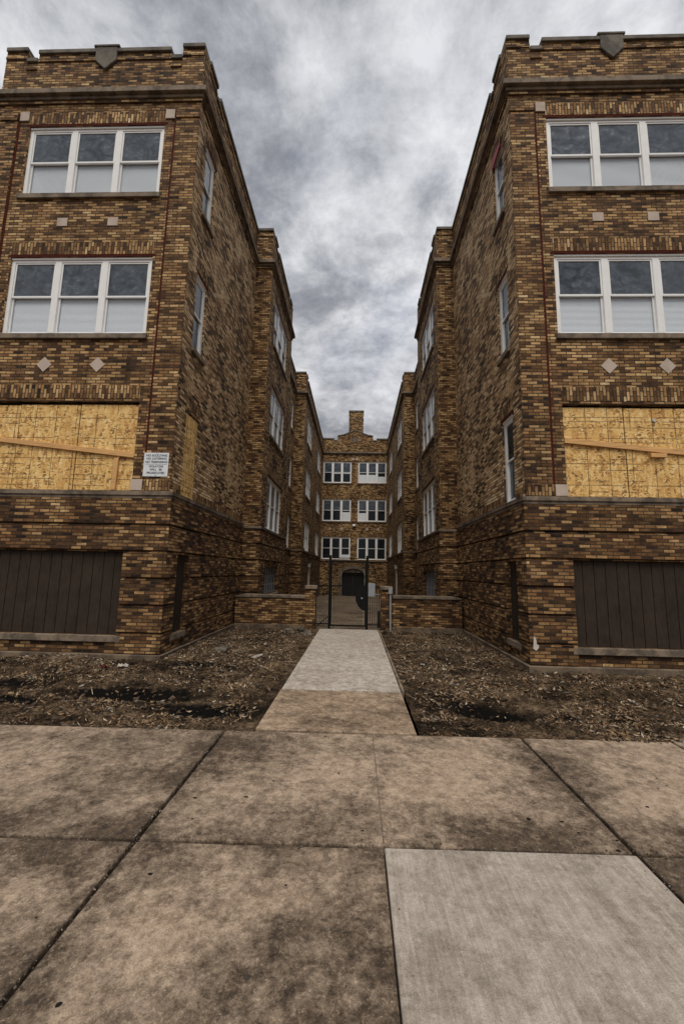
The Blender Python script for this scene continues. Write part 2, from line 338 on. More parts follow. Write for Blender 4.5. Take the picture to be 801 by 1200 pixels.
def parapet(mb, cop, T, u0, u1, segs=None, zbase=11.9, th=.3):
    segs = segs or profile(u0, u1)
    out = [(u0, zbase)]
    for a, b, z in segs: out += [(a, z), (b, z)]
    out += [(u1, zbase)]
    mb.prism(T, out, -th, 0)
    for i, (a, b, z) in enumerate(segs):
        cop.fbox(T, a, b, -th-.03, .04, z, z+.1)
    for a, b, z in segs:                     # projecting header course under the coping
        mb.fbox(T, a+.004, b-.004, .002, .022, z-.2, z-.13)
# ------------------------------------------------------------------ windows (local frame: x along wall, -y outward, z up from opening bottom)
CACHE = {}
def window_meshes(W, H, n, key):
    k = (round(W, 2), round(H, 2), n, key)
    if k in CACHE: return CACHE[k]
    fr = MB(); top = MB(); low = MB(); bl = MB(); rail = H*.5
    e = .08; mw = .13 if n > 1 else 0; y0, y1 = .045, .14
    fr.box(-W/2, -W/2+e, y0, y1, 0, H); fr.box(W/2-e, W/2, y0, y1, 0, H); fr.box(-W/2+e, W/2-e, y0, y1, H-.09, H); fr.box(-W/2+e, W/2-e, y0, y1, 0, .05)
    fr.box(-W/2+.004, W/2-.004, y0-.025, y0-.001, H-.04, H-.002)          # head drip strip
    inner = W-2*e; uw = (inner-(n-1)*mw)/n
    for i in range(n):
        a = -W/2+e+i*(uw+mw); b = a+uw
        if i < n-1: fr.box(b, b+mw, y0-.006, y1, .05, H-.09)
        st = .032
        # upper sash in front, lower sash behind (double hung)
        zt = H-.09; zm = rail
        for (zz0, zz1, yy) in ((zm-.02, zt, y0+.012), (.05, zm+.024, y0+.042)):
            fr.box(a, a+st, yy, yy+.026, zz0, zz1); fr.box(b-st, b, yy, yy+.026, zz0, zz1)
            fr.box(a+st, b-st, yy, yy+.026, zz1-.034, zz1); fr.box(a+st, b-st, yy, yy+.026, zz0, zz0+.042)
        top.face([(a+st, y0+.026, zm), (b-st, y0+.026, zm), (b-st, y0+.026, zt-.02), (a+st, y0+.026, zt-.02)], (0, -1, 0))
        low.face([(a+st, y0+.056, .08), (b-st, y0+.056, .08), (b-st, y0+.056, zm), (a+st, y0+.056, zm)], (0, -1, 0))
        if key == 'blind':
            z = .06; k2 = 0
            while z < zm+.02:
                bl.face([(a+st-.01, y0+.078, z), (b-st+.01, y0+.078, z), (b-st+.01, y0+.085, z+.0275), (a+st-.01, y0+.085, z+.0275)], (0, -1, 0)); z += .025
    r = (fr.mesh('window'), top.mesh('pane'), low.mesh('pane'), bl.mesh('blind') if key == 'blind' else None)
    CACHE[k] = r; return r
def put_window(bld, T, rot, u0, u1, z0, z1, n, key='blind', lower=None, upper=None, sill=True, lintel=True, extra=None):
    fr, top, low, bl = window_meshes(u1-u0, z1-z0, n, key)
    w = ob('window', fr, M['white'], bld, .004)
    w.location = Vector(T((u0+u1)/2, 0, z0)) - bld.location; w.rotation_euler = (0, 0, rot)
    def glass(me, mat):
        o = ob('pane', me, None, w)
        if not me.materials: me.materials.append(mat)
        o.material_slots[0].link = 'OBJECT'; o.material_slots[0].material = mat
    glass(top, upper or M['glass_d']); glass(low, lower or (M['glass'] if key == 'blind' else M['glass_k']))
    if bl: ob('blind', bl, M['blind'], w)
    W = u1-u0; H = z1-z0
    if sill:
        k = ('sill', round(W, 2))
        if k not in CACHE:
            mb = MB(); mb.box(-W/2-.04, W/2+.04, -.055, .068, -.11, -.003); CACHE[k] = mb.mesh('sill')
        ob('sill', CACHE[k], M['limestone'], w, .008)
    if lintel:
        k = ('lin', round(W, 2), round(H, 2))
        if k not in CACHE:
            mb = MB(); mb.box(-W/2-.06, W/2+.06, -.004, .12, H+.002, H+.052); CACHE[k] = mb.mesh('lintel')
        ob('lintel', CACHE[k], M['red'], w)
    return w
# ------------------------------------------------------------------ measured site (metres)
c, c2, c3i, c3, XO = 3.28, 2.75, 3.43, 2.84, 7.80
Y0, Y1, Y2, Y3, Y4 = 7.583, 12.62, 17.0, 22.9, 35.13
LV = [(3.03, 4.79), (6.2, 7.92), (9.38, 11.07)]       # storey openings
ZC = 11.9

def board_window(bld, T, u0, u1, z0, z1, braces, seams, face=-.05):
    """opening closed with OSB sheets"""
    sheets = MB(); us = [u0]+seams+[u1]
    w = None
    for i in range(len(us)-1):
        mb = MB(); d = face+.006*(i % 2)
        top = z1-.05-.012*((i*7) % 3)
        mb.fbox(T, us[i]+.008, us[i+1]-.008, d-.018, d, z0+.004, top)
        if w is None: w = part('boarded_window', mb, M['osb'], bld)
        else: part('board', mb, M['osb'], w)
    mb = MB(); rs = random.Random(int(u0*100))
    for i in range(len(us)-1):
        for uu in (us[i]+.05, us[i+1]-.05):
            z = z0+.1
            while z < z1-.15:
                q = uu+rs.uniform(-.012, .012); mb.fbox(T, q-.007, q+.007, face, face+.009, z-.007, z+.007); z += rs.uniform(.24, .36)
    sc = part('screws', mb, M['ink'], w); sc['kind'] = 'stuff'
    mb = MB(); mb.fbox(T, u0, u1, -.14, -.1, z0, z1-.002); part('backing', mb, M['dark'], w)
    for (ua, za, ub, zb, hgt) in braces:
        L = math.hypot(ub-ua, zb-za); du, dz = (ub-ua)/L, (zb-za)/L
        nu, nz = -dz*hgt/2, du*hgt/2
        mb = MB(); mb.prism(T, [(ua-nu, za-nz), (ub-nu, zb-nz), (ub+nu, zb+nz), (ua+nu, za+nz)], -.04, -.002)
        part('brace', mb, M['wood'], w, .003)
    return w

def siding(bld, T, u0, u1, z0, z1, pitch=.2, sill=True):
    mb = MB(); u = u0
    while u < u1-.02:
        e = min(u+pitch, u1); mb.fbox(T, u+.006, e-.006, -.075, -.05, z0+.003, z1-.003); u = e
    mb.fbox(T, u0, u1, -.1, -.08, z0, z1)
    p = part('siding_panel', mb, M['brown'], bld)
    if sill:
        mb = MB(); mb.fbox(T, u0-.08, u1+.06, -.05, .05, z0-.12, z0-.003); part('sill', mb, M['limestone'], p, .01)
    return p

def wing(s, label):
    b = thing('apartment_building', label, 'building', (s*(c+XO)/2, Y0, 0))
    rot_c = R(90) if s < 0 else R(-90)
    TF = lambda u, d, z: (s*u, Y0-d, z)
    def court(k): return lambda u, d, z: (s*(k-d), u, z)
    def ret(y): return lambda u, d, z: (s*u, y-d, z)
    TB = lambda u, d, z: (s*u, Y2+d, z)
    TO = lambda u, d, z: (s*(XO+d), u, z)
    TC1, TR1, TC2, TC2b, TR3, TC3 = court(c), ret(Y1), court(c2), court(c3i), ret(Y3), court(c3)
    zl = -.7
    fw = (4.035, 7.03)
    cw = (8.03, 8.64)
    dz2 = [-.1, -.06, -.03]; dz3 = [-.27, -.16, -.1]
    b2 = (13.4, 16.02); n2b = (21.6, 22.45); b3 = [(24.3, 26.9), (31.0, 33.7)]
    sh = lambda lv, d: [(z0+d[i], z1+d[i]) for i, (z0, z1) in enumerate(lv)]
    segs = {
        'F': (TF, c, XO, [(fw[0], fw[1], *z) for z in LV] + [(4.05, 7.02, .38, 1.875)]),
        'C1': (TC1, Y0, Y1, [(cw[0], cw[1], *z) for z in LV] + [(8.0, 8.6, .36, 1.86)]),
        'R1': (TR1, c2, c, []),
        'C2': (TC2, Y1, Y2, [(b2[0], b2[1], *z) for z in sh(LV, dz2)] + [(13.35, 15.85, .78, 1.7)]),
        'B2': (TB, c2, c3i, []),
        'C2b': (TC2b, Y2, Y3, [(n2b[0], n2b[1], *z) for z in sh(LV, dz3)]),
        'R3': (TR3, c3, c3i, []),
        'C3': (TC3, Y3, Y4, [(w[0], w[1], *z) for w in b3 for z in sh(LV, dz3)] + [(26.2, 27.6, -.28, 1.95)]),
        'O': (TO, Y0, Y4+8, []),
    }
    for k, (T, u0, u1, ops) in segs.items():
        zs = 2.95
        up = MB(); lo = MB()
        lowops = [o for o in ops if o[3] < 2.5]; hiops = [o for o in ops if o[3] >= 2.5]
        if k in ('C3', 'C2b'): zs = 2.66
        if k in ('C2', 'R1', 'B2'): zs = 2.86
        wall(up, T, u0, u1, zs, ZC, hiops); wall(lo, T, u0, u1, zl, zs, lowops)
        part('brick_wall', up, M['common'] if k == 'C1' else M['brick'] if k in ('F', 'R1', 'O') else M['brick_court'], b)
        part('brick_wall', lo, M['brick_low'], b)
    # strips wrapped round the plan
    def wrap(mb, pr, z0, z1, skip=True, only=None):
        ext = {'F': (c-pr, XO+pr), 'C1': (Y0, Y1-pr), 'R1': (c2-pr, c), 'C2': (Y1, Y2+pr), 'B2': (c2, c3i-pr), 'C2b': (Y2, Y3-pr), 'R3': (c3-pr, c3i), 'C3': (Y3, Y4-pr), 'O': (Y0, Y4+8)}
        zd = {'C2': 0, 'C3': 0}
        for k, (T, u0, u1, ops) in segs.items():
            if only and k not in only: continue
            a, e = ext[k]; cuts = sorted((o[0], o[1]) for o in ops if o[2] < z1 and o[3] > z0) if skip else []
            p = a
            for q0, q1 in cuts: mb.fbox(T, p, q0, 0, pr, z0, z1); p = q1
            mb.fbox(T, p, e, 0, pr, z0, z1)
    mb = MB(); g = [.08, .43, .92, 1.40, 1.89, 2.38, 2.87]
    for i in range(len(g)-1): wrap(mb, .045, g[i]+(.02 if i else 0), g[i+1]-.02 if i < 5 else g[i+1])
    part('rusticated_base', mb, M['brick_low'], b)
    mb = MB()
    A = ('F', 'C1', 'O'); B = ('R1', 'C2', 'B2'); D = ('C2b', 'R3', 'C3')
    wrap(mb, .05, 2.872, 2.93, False, A); wrap(mb, .075, 2.93, 3.01, False, A)
    wrap(mb, .075, 2.84, 2.915, False, B); wrap(mb, .075, 2.66, 2.735, False, D)
    part('belt_course', mb, M['limestone'], b, .006)
    mb = MB(); wrap(mb, .09, -.6, .06, False); part('plinth', mb, M['concrete_base'], b, .01)
    mb = MB(); wrap(mb, .06, 11.70, 11.775); wrap(mb, .13, 11.775, 11.898); part('cornice', mb, M['limestone'], b, .01)
    mb = MB(); wrap(mb, .03, 11.62, 11.697); part('brick_band', mb, M['brick'], b)
    # parapets
    pm = MB(); cp = MB(); ppc = MB()
    parapet(pm, cp, TF, c, XO, [(c, c+.5, 13.03), (c+.5, c+.75, 12.74), (c+.75, XO-.75, 12.95), (XO-.75, XO-.5, 12.74), (XO-.5, XO, 13.03)])
    parapet(pm, cp, TC1, Y0+.3, Y1, [(Y0+.3, Y0+.8, 13.03), (Y0+.8, Y0+1.0, 12.74), (Y0+1.0, Y1-.9, 12.95), (Y1-.9, Y1, 12.95)])
    parapet(pm, cp, TR1, c2, c-.001, [(c2, c-.001, 13.03)]); parapet(pm, cp, TC2, Y1+.3, Y2-.3, [(Y1+.3, Y1+.75, 13.03), (Y1+.75, Y1+1.0, 12.8), (Y1+1.0, Y2-1.0, 12.95), (Y2-1, Y2-.75, 12.8), (Y2-.75, Y2-.3, 13.03)])
    parapet(pm, cp, TB, c2, c3i, [(c2, c3i, 13.03)]); parapet(pm, cp, TC2b, Y2, Y3, [(Y2, Y3, 12.85)])
    parapet(pm, cp, TR3, c3, c3i-.001, [(c3, c3i-.001, 13.03)]); parapet(pm, cp, TC3, Y3+.3, Y4)
    parapet(pm, cp, TO, Y0+.3, Y4+8, [(Y0+.3, Y4+8, 12.95)])
    part('parapet', pm, M['brick'], b); part('coping', cp, M['coping'], b, .012)
    # roof
    mb = MB(); e = .02
    outline = [(c+e, Y0+e), (c+e, Y1+e), (c2+e, Y1+e), (c2+e, Y2-e), (c3i+e, Y2-e), (c3i+e, Y3+e), (c3+e, Y3+e), (c3+e, Y4+8), (XO-e, Y4+8), (XO-e, Y0+e)]
    mb.face([(s*x, y, 12.05) for x, y in outline], (0, 0, 1)); part('roof', mb, M['roof'], b)
    # shield
    uc = 5.49
    mb = MB(); mb.prism(TF, [(uc-.24, 13.055), (uc-.24, 12.72), (uc, 12.48), (uc+.24, 12.72), (uc+.24, 13.055)], .0, .05)
    mb.fbox(TF, uc-.29, uc+.29, -.34, .06, 13.06, 13.12); part('stone_shield', mb, M['coping'], b, .015)
    # front bay: pilasters, joint strips, soldier courses, stones
    for a, d in ((c, 3.785), (XO-.505, XO)):
        mb = MB(); mb.fbox(TF, a+.001, d, .001, .028, 3.012, 11.2); mb.fbox(TF, a+.001, d, .001, .05, 11.2, 11.4); part('pilaster', mb, M['brick'], b)
    for a in (3.79, XO-.552):
        mb = MB(); mb.fbox(TF, a, a+.042, .002, .008, 3.26, 11.4); part('joint_strip', mb, M['red'], b)
    def sold(*a):
        mb = MB(); mb.fbox(*a, True); part('soldier_course', mb, M['brick'], b)
    for (z0, z1) in LV:
        sold(TF, 4.03, 7.03, .001, .008, z1+.055, z1+.335)
    sold(TF, 3.3, 3.785, .029, .036, 3.03, 3.24)
    for (z0, z1) in LV: sold(TC1, cw[0]-.06, cw[1]+.06, .001, .008, z1+.055, z1+.3)
    for i, (z0, z1) in enumerate(LV):
        sold(TC2, b2[0]-.08, b2[1]+.08, .001, .008, z1+dz2[i]+.055, z1+dz2[i]+.3)
    for a, e in ((Y0+.1, cw[0]-.05), (cw[1]+.05, Y1-.1)): sold(TC1, a, e, .001, .01, 3.02, 3.2)
    def inset(pts, T=TF, d=.012):
        mb = MB(); mb.prism(T, pts, .001, d); part('stone_inset', mb, M['stone_pale'], b, .003)
    sq = lambda u0, u1, z0, z1: [(u0, z0), (u1, z0), (u1, z1), (u0, z1)]
    for u in (4.95, 6.03):
        inset(sq(u-.11, u+.11, 8.63, 8.82)); inset([(u, 5.39), (u+.155, 5.55), (u, 5.71), (u-.155, 5.55)])
    for u0 in (3.825, XO-.745):
        inset(sq(u0, u0+.2, 11.2, 11.42), d=.03); inset(sq(u0, u0+.22, 3.03, 3.24), d=.03)
    # windows
    for i in (1, 2): put_window(b, TF, 0, *fw, *LV[i], 3, 'blind')
    for i in (0, 1, 2):
        if not (s < 0 and i == 0): put_window(b, TC1, rot_c, *cw, *LV[i], 1, 'dark', upper=M['glass_k'] if i == 0 else None, lower=M['glass_d'] if i else M['glass_d'], sill=i > 0)
        put_window(b, TC2, rot_c, *b2, LV[i][0]+dz2[i], LV[i][1]+dz2[i], 3, 'dark', sill=i > 0)
        put_window(b, TC2b, rot_c, *n2b, LV[i][0]+dz3[i], LV[i][1]+dz3[i], 1, 'dark', sill=i > 0)
        for w in b3: put_window(b, TC3, rot_c, *w, LV[i][0]+dz3[i], LV[i][1]+dz3[i], 3, 'dark', sill=i > 0)
    if s < 0:
        board_window(b, TF, *fw, *LV[0], [(6.93, 4.03, 4.045, 3.715, .095), (4.385, 3.66, 4.40, 3.04, .085)], [5.21, 6.42])
        board_window(b, TC1, *cw, *LV[0], [], [], -.006)
    else:
        w = board_window(b, TF, *fw, *LV[0], [(4.05, 4.085, 6.93, 3.80, .095)], [5.17, 6.39])
        mb = MB(); mb.fbox(TF, 5.58, 5.86, -.045, .02, 3.775, 3.85); part('timber_block', mb, M['wood'], w, .004)
        mb = MB(); mb.tube(TF(5.72, -.05, 4.50), TF(5.72, -.03, 4.50), .035, 14); part('cap', mb, M['plaster'], w)
        # torn red lintel paint / flashing over the top court window
        mb = MB(); mb.prism(TC1, [(cw[0]+.06, 10.98), (cw[1]-.02, 10.93), (cw[1]+.02, 11.13), (cw[1]-.25, 11.16), (cw[0]+.06, 11.1)], .013, .035); part('lintel_flashing', mb, M['brightred'], b)
        mb = MB(); mb.prism(TF, [(3.29, .34), (3.34, .31), (3.385, .36), (3.39, .40), (3.355, .42), (3.35, .47), (3.335, .53), (3.31, .55), (3.3, .47)], .0455, .052); part('mortar_patch', mb, M['plaster'], b)
    siding(b, TF, 4.05, 7.02, .38, 1.875); siding(b, TC1, 8.0, 8.6, .36, 1.86, .3)
    # basement window behind a white grille in the second block
    T = TC2; mb = MB(); u0, u1, z0, z1 = 13.35, 15.85, .78, 1.7
    for k in range(9):
        u = u0+.03+k*(u1-u0-.06)/8; mb.fbox(T, u-.014, u+.014, -.125, -.1, z0+.02, z1-.02)
    for k in range(4):
        z = z0+.03+k*(z1-z0-.06)/3; mb.fbox(T, u0+.03, u1-.03, -.128, -.126, z-.014, z+.014)
    w = part('basement_window', mb, M['grey'], b)
    mb = MB(); mb.fbox(T, u0, u1, -.16, -.14, z0, z1); part('pane', mb, M['glass_k'], w)
    mb = MB(); mb.fbox(T, u0-.05, u1+.05, -.06, .06, z0-.11, z0-.003); part('sill', mb, M['limestone'], w, .008)
    # side door in the third block
    T = TC3; mb = MB(); u0, u1, z0, z1 = 26.2, 27.6, -.28, 1.95
    mb.fbox(T, u0, u0+.14, -.1, .03, z0, z1); mb.fbox(T, u1-.14, u1, -.1, .03, z0, z1); mb.fbox(T, u0+.14, u1-.14, -.1, .03, z1-.16, z1)
    d = part('door_frame', mb, M['stone_pale'], b, .006)
    mb = MB(); mb.fbox(T, u0+.14, u1-.14, -.14, -.1, z0, z1-.16); part('door', mb, M['brown'], d)
    # drain spout of the parapet
    return b, dict(TF=TF, TC1=TC1, TC3=TC3)

LW, LT = wing(-1, 'brown brick apartment block left of the path, with a white notice plate on its corner')
RW, RT = wing(1, 'brown brick apartment block right of the path, red flashing over its topmost courtyard window')

# ------------------------------------------------------------------ rear building
def rear():
    b = thing('apartment_building', 'rear brick apartment building closing the courtyard, with stepped gable, chimney and arched entrance', 'building', (0, Y4, -.45))
    T = lambda u, d, z: (u, Y4-d, z)
    lv = [(2.58, 4.45), (5.81, 7.69), (9.13, 11.0)]; wu = [(-2.72, -.29), (.29, 2.72)]
    mb = MB(); ops = [(a, e, *z) for a, e in wu for z in lv] + [(-.9, .9, -.45, 1.85)]
    wall(mb, T, -c3, c3, -.7, 11.85, ops, .3)
    part('brick_wall', mb, M['brick_court'], b)
    mb = MB(); mb.box(-c3, c3, Y4+7.9, Y4+8, -.7, 11.85); part('brick_wall', mb, M['brick_court'], b)
    for a, e in wu:
        for z0, z1 in lv: mb = MB(); mb.fbox(T, a-.05, e+.05, .001, .01, z1+.06, z1+.3, True); part('soldier_course', mb, M['brick_court'], b)
    pm = MB(); cp = MB()
    out = [(-c3, 11.85), (-c3, 13.02), (-1.86, 13.02), (-1.86, 12.85), (-1.55, 12.85), (-1.55, 13.28), (-1.1, 13.36), (-.6, 13.55), (-.2, 13.74), (0, 13.78), (.2, 13.74), (.6, 13.55), (1.1, 13.36), (1.55, 13.28), (1.55, 12.85), (1.86, 12.85), (1.86, 13.02), (c3, 13.02), (c3, 11.85)]
    pm.prism(T, out, -.3, 0); part('parapet', pm, M['brick'], b)
    pts = out[1:-1]
    for (ua, za), (ub, zb) in zip(pts[:-1], pts[1:]):
        if abs(ub-ua) < .01: continue
        cp.prism(T, [(ua, za+.002), (ub, zb+.002), (ub, zb+.1), (ua, za+.1)], -.33, .04)
    part('coping', cp, M['coping'], b)
    mb = MB(); mb.prism(T, [(-.2, 12.75), (.2, 12.75), (.2, 13.2), (-.2, 13.2)], .001, .03); part('stone_shield', mb, M['coping'], b)
    mb = MB(); mb.fbox(T, -c3, c3, 0, .06, 11.66, 11.74); mb.fbox(T, -c3, c3, 0, .13, 11.74, 11.87); part('cornice', mb, M['limestone'], b, .01)
    mb = MB(); mb.fbox(T, -c3, c3, 0, .07, 2.42, 2.5); part('belt_course', mb, M['limestone'], b, .006)
    for zi, (z0, z1) in enumerate(lv):
        for ai, (a, e) in enumerate(wu):
            up = [M['glass_k'], M['glass_d'], M['glass_d']][zi]
            w = put_window(b, T, 0, a, e, z0, z1, 3, 'dark', upper=up, lower=M['glass_k'], sill=zi > 0, lintel=False)
            # curtains seen behind some panes
            iw = (e-a-.16-.26)/3
            cur = {(2, 0): [(1, .82, 1.75), (2, .82, 1.75)], (2, 1): [(0, .08, .75), (1, .08, .75), (2, .08, .6)], (1, 0): [(2, .08, .78)], (1, 1): [(0, .08, .72)], (0, 0): [(2, .08, .4)], (0, 1): []}[(zi, ai)]
            for ci, za, zb in cur:
                x0 = a+.08+ci*(iw+.13); mb = MB()
                n = 9
                for q in range(n):
                    xa = x0+.04+(iw-.08)*q/n; xb = x0+.04+(iw-.08)*(q+1)/n; da = -.083+.003*(q % 2); db = -.083+.003*((q+1) % 2)
                    mb.face([(xa, Y4-da, z0+za), (xb, Y4-db, z0+za), (xb, Y4-db, z0+zb), (xa, Y4-da, z0+zb)], (0, -1, 0))
                part('curtain', mb, M['curtain'], w)
    for x in (-2.04, -1.06, 1.1, 2.04):
        mb = MB(); mb.prism(T, [(x, 5.02), (x+.14, 5.16), (x, 5.3), (x-.14, 5.16)], .001, .015); part('stone_inset', mb, M['stone_pale'], b)
    for x in (-.16, .16):
        mb = MB(); mb.fbox(T, x-.1, x+.1, .001, .015, 11.16, 11.34); part('stone_inset', mb, M['stone_pale'], b)
    # arched stone entrance
    arc = [(1.22*math.cos(t), 1.35+.72*math.sin(t)) for t in [math.pi*i/14 for i in range(15)]]
    inn = [(.9*math.cos(t), 1.35+.48*math.sin(t)) for t in [math.pi*i/14 for i in range(15)]]
    mb = MB()
    for i in range(14): mb.prism(T, [inn[i], arc[i], arc[i+1], inn[i+1]], 0, .1)
    mb.fbox(T, -1.22, -.9, 0, .1, -.45, 1.35); mb.fbox(T, .9, 1.22, 0, .1, -.45, 1.35)
    fr = part('entrance_surround', mb, M['limestone'], b)
    mb = MB(); mb.prism(T, [(-.9, 1.5)]+[(q, z) for q, z in reversed(inn) if z > 1.5]+[(.9, 1.5)], -.12, -.03); part('tympanum', mb, M['limestone'], fr)
    mb = MB(); mb.prism(T, [(-.9, -.45), (.9, -.45), (.9, 1.85), (-.9, 1.85)], -.3, -.26); d = part('entrance_door', mb, M['dark'], b)
    mb = MB()
    for x in (-.03,): mb.fbox(T, x-.03, x+.03, -.258, -.22, -.45, 1.3)
    mb.fbox(T, -.9, .9, -.258, -.21, 1.3, 1.37); part('door_frame', mb, M['brown'], d)
    # chimney
    mb = MB(); y = Y4+1.2; mb.box(-.6, .7, y, y+.9, 11.9, 16.0); ch = part('chimney', mb, M['brick_court'], b)
    mb = MB(); mb.box(-.64, .74, y-.04, y+.94, 16.0, 16.14); mb.box(-.62, .72, y-.02, y+.92, 15.3, 15.38); part('chimney_cap', mb, M['coping'], ch)
    mb = MB(); mb.face([(-c3, Y4+.02, 12.05), (c3, Y4+.02, 12.05), (c3, Y4+8, 12.05), (-c3, Y4+8, 12.05)], (0, 0, 1)); part('roof', mb, M['roof'], b)
    l = thing('wall_light', 'small white flood lamp between the rear building\'s middle and lower windows', 'light', (0, Y4, 5.35))
    mb = MB(); mb.fbox(T, -.05, .05, .001, .12, 5.45, 5.53); part('bracket', mb, M['grey'], l)
    mb = MB(); mb.fbox(T, -.13, .13, .12, .26, 5.36, 5.54); part('lamp_head', mb, M['white'], l, .02)
rear()

# ------------------------------------------------------------------ lanterns beside the side doors
for s, T, lb in ((-1, LT['TC3'], 'left block'), (1, RT['TC3'], 'right block')):
    u, z = 25.7, 2.0
    l = thing('wall_lantern', 'old carriage lantern on the courtyard wall of the %s, above the boundary wall' % lb, 'lantern', Vector(T(u, 0, z)), 'lanterns on the courtyard walls')
    mb = MB(); mb.fbox(T, u-.04, u+.04, .001, .03, z-.1, z+.12); mb.fbox(T, u-.015, u+.015, .03, .2, z+.08, z+.1); part('bracket', mb, M['black'], l)
    mb = MB(); mb.tube(T(u, .2, z-.22), T(u, .2, z+.06), .07, 6, .11); part('lamp_glass', mb, M['lampglass'], l)
    mb = MB(); mb.tube(T(u, .2, z+.06), T(u, .2, z+.2), .14, 6, .02); part('lamp_cap', mb, M['black'], l)
    mb = MB(); mb.tube(T(u, .2, z-.27), T(u, .2, z-.22), .04, 6, .075); part('lamp_base', mb, M['black'], l)

# ------------------------------------------------------------------ notice plate
T = LT['TF']
sg = thing('notice_sign', 'white notice plate with six lines of black writing on the left block\'s brick corner', 'sign', Vector(T(3.575, .03, 3.3)))
mb = MB(); mb.fbox(T, 3.345, 3.82, .037, .042, 3.295, 3.755); part('sign_plate', mb, M['sign'], sg, .002)
for z in (3.735, 3.315): mb = MB(); mb.tube(T(3.575, .042, z), T(3.575, .047, z), .011, 8); part('screw', mb, M['grey'], sg)
mb = MB(); mb.fbox(T, 3.37, 3.78, .0421, .0428, 3.527, 3.533)
part('rule_line', mb, M['ink'], sg)
TXT = [('NO SOLICITING', 3.682, .056), ('NO LOITERING', 3.622, .056), ('NO TRESPASSING', 3.556, .056), ('VIOLATORS', 3.472, .052), ('WILL   BE', 3.41, .056), ('PROSECUTED', 3.345, .056)]
for t, z, sz in TXT:
    cu = bpy.data.curves.new('lettering', 'FONT'); cu.body = t; cu.size = sz; cu.align_x = 'CENTER'; cu.extrude = .0005; cu.offset = .0012
    tmp = bpy.data.objects.new('tmp', cu); C.objects.link(tmp)
    me = bpy.data.meshes.new_from_object(tmp.evaluated_get(bpy.context.evaluated_depsgraph_get())); bpy.data.objects.remove(tmp)
    o = ob('lettering', me, None, sg); me.materials.clear(); me.materials.append(M['ink'])
    xs = [v.co.x for v in me.vertices]; w = max(xs)-min(xs); k = min(1, .42/w)
    o.scale = (k, 1, 1); o.rotation_euler = (R(90), 0, 0); o.location = Vector(T(3.575, .0435, z)) - sg.location

# ------------------------------------------------------------------ boundary walls, piers, gate, railings
YF = 11.95
def bwall(s, x0, x1, p0, p1, zt, zp, lab):
    b = thing('boundary_wall', lab, 'wall', (s*(x0+x1)/2, YF, 0), 'low boundary walls beside the gate')
    mb = MB(); mb.box(s*x0, s*x1, YF, YF+.3, -.3, zt-.09); part('brick_wall', mb, M['brick_low'], b)
    mb = MB(); mb.prism(lambda u, d, z: (s*u, YF-d, z), [(x0, zt-.088), (x1+.0, zt-.088), (x1, zt-.045), (x1-.2, zt), (x0, zt)], -.33, .03); part('coping', mb, M['limestone'], b, .015)
    mb = MB(); mb.box(s*p0, s*p1, YF-.04, YF+.34, -.3, zp-.1); pr = part('pier', mb, M['brick_low'], b)
    mb = MB(); mb.box(s*(p0-.04), s*(p1+.0), YF-.08, YF+.38, zp-.098, zp); part('cap', mb, M['limestone'], pr, .012)
    mb = MB(); mb.box(s*x0, s*x1, YF-.05, YF, -.3, .09); part('plinth', mb, M['concrete_base'], b, .01)
bwall(-1, 1.2, c-.1, .9, 1.2, .9, 1.18, 'low brick garden wall with stone coping and pier left of the iron gate')
bwall(1, 1.26, c-.1, .94, 1.26, .95, 1.2, 'low brick garden wall with stone coping and pier right of the iron gate, grey post before it')
gy = YF+.15
g = thing('iron_gate', 'tall black iron picket gate with solid rounded lock plate across the path', 'gate', (0, gy, 0))
for x in (-.52, .55):
    mb = MB(); mb.box(x-.035, x+.035, gy-.035, gy+.035, -.05, 2.02); mb.box(x-.045, x+.045, gy-.045, gy+.045, 2.02, 2.05); part('gate_post', mb, M['black'], g, .004)
mb = MB()
for z0, z1 in ((.06, .1), (1.16, 1.2), (1.86, 1.9)): mb.box(-.47, .5, gy-.018, gy+.018, z0, z1)
mb.box(-.485, -.455, gy-.018, gy+.018, .06, 1.9); mb.box(.485, .515, gy-.018, gy+.018, .06, 1.9); mb.box(-.485, .515, gy-.014, gy+.014, 1.96, 1.985); part('gate_frame', mb, M['black'], g)
mb = MB(); mb.box(-.008, .008, gy-.008, gy+.008, .04, 1.93); pm = mb.mesh('picket')
for i in range(15):
    o = ob('picket', pm, M['black'], g); o.location = (-.4+i*.057, 0, 0)
pm.transform(Matrix.Translation((0, -gy, 0)))
TG = lambda u, d, z: (u, gy-.02-d, z)
out = [(.51, 1.2), (.51, .5)] + [(.5-.29*math.sin(t), .5+.45*(1-math.cos(t))) for t in [math.pi/2*i/10 for i in range(1, 11)]] + [(.21, 1.2)]
mb = MB(); mb.prism(TG, out, 0, .006); lp = part('lock_plate', mb, M['black'], g)
mb = MB(); mb.tube(TG(.4, .006, .85), TG(.4, .05, .85), .025, 10); part('lock_knob', mb, M['grey'], lp)
for z in (.3, 1.6): mb = MB(); mb.tube((-.485, gy-.03, z-.05), (-.485, gy-.03, z+.05), .015, 8); part('hinge', mb, M['black'], g)
def railing(x0, x1, lab):
    r = thing('railing', lab, 'railing', ((x0+x1)/2, gy, 0), 'iron railings filling the gaps beside the gate')
    for z0, z1 in ((1.15, 1.19), (.1, .13)): mb = MB(); mb.box(x0, x1, gy-.015, gy+.015, z0, z1); part('rail', mb, M['black'], r)
    n = 5
    for i in range(n):
        x = x0+.05+(x1-x0-.1)*i/(n-1); mb = MB(); mb.box(x-.008, x+.008, gy-.008, gy+.008, .03, 1.25); part('picket', mb, M['black'], r)
    return r
r = railing(-.9, -.555, 'narrow black iron railing between the left brick pier and the gate')
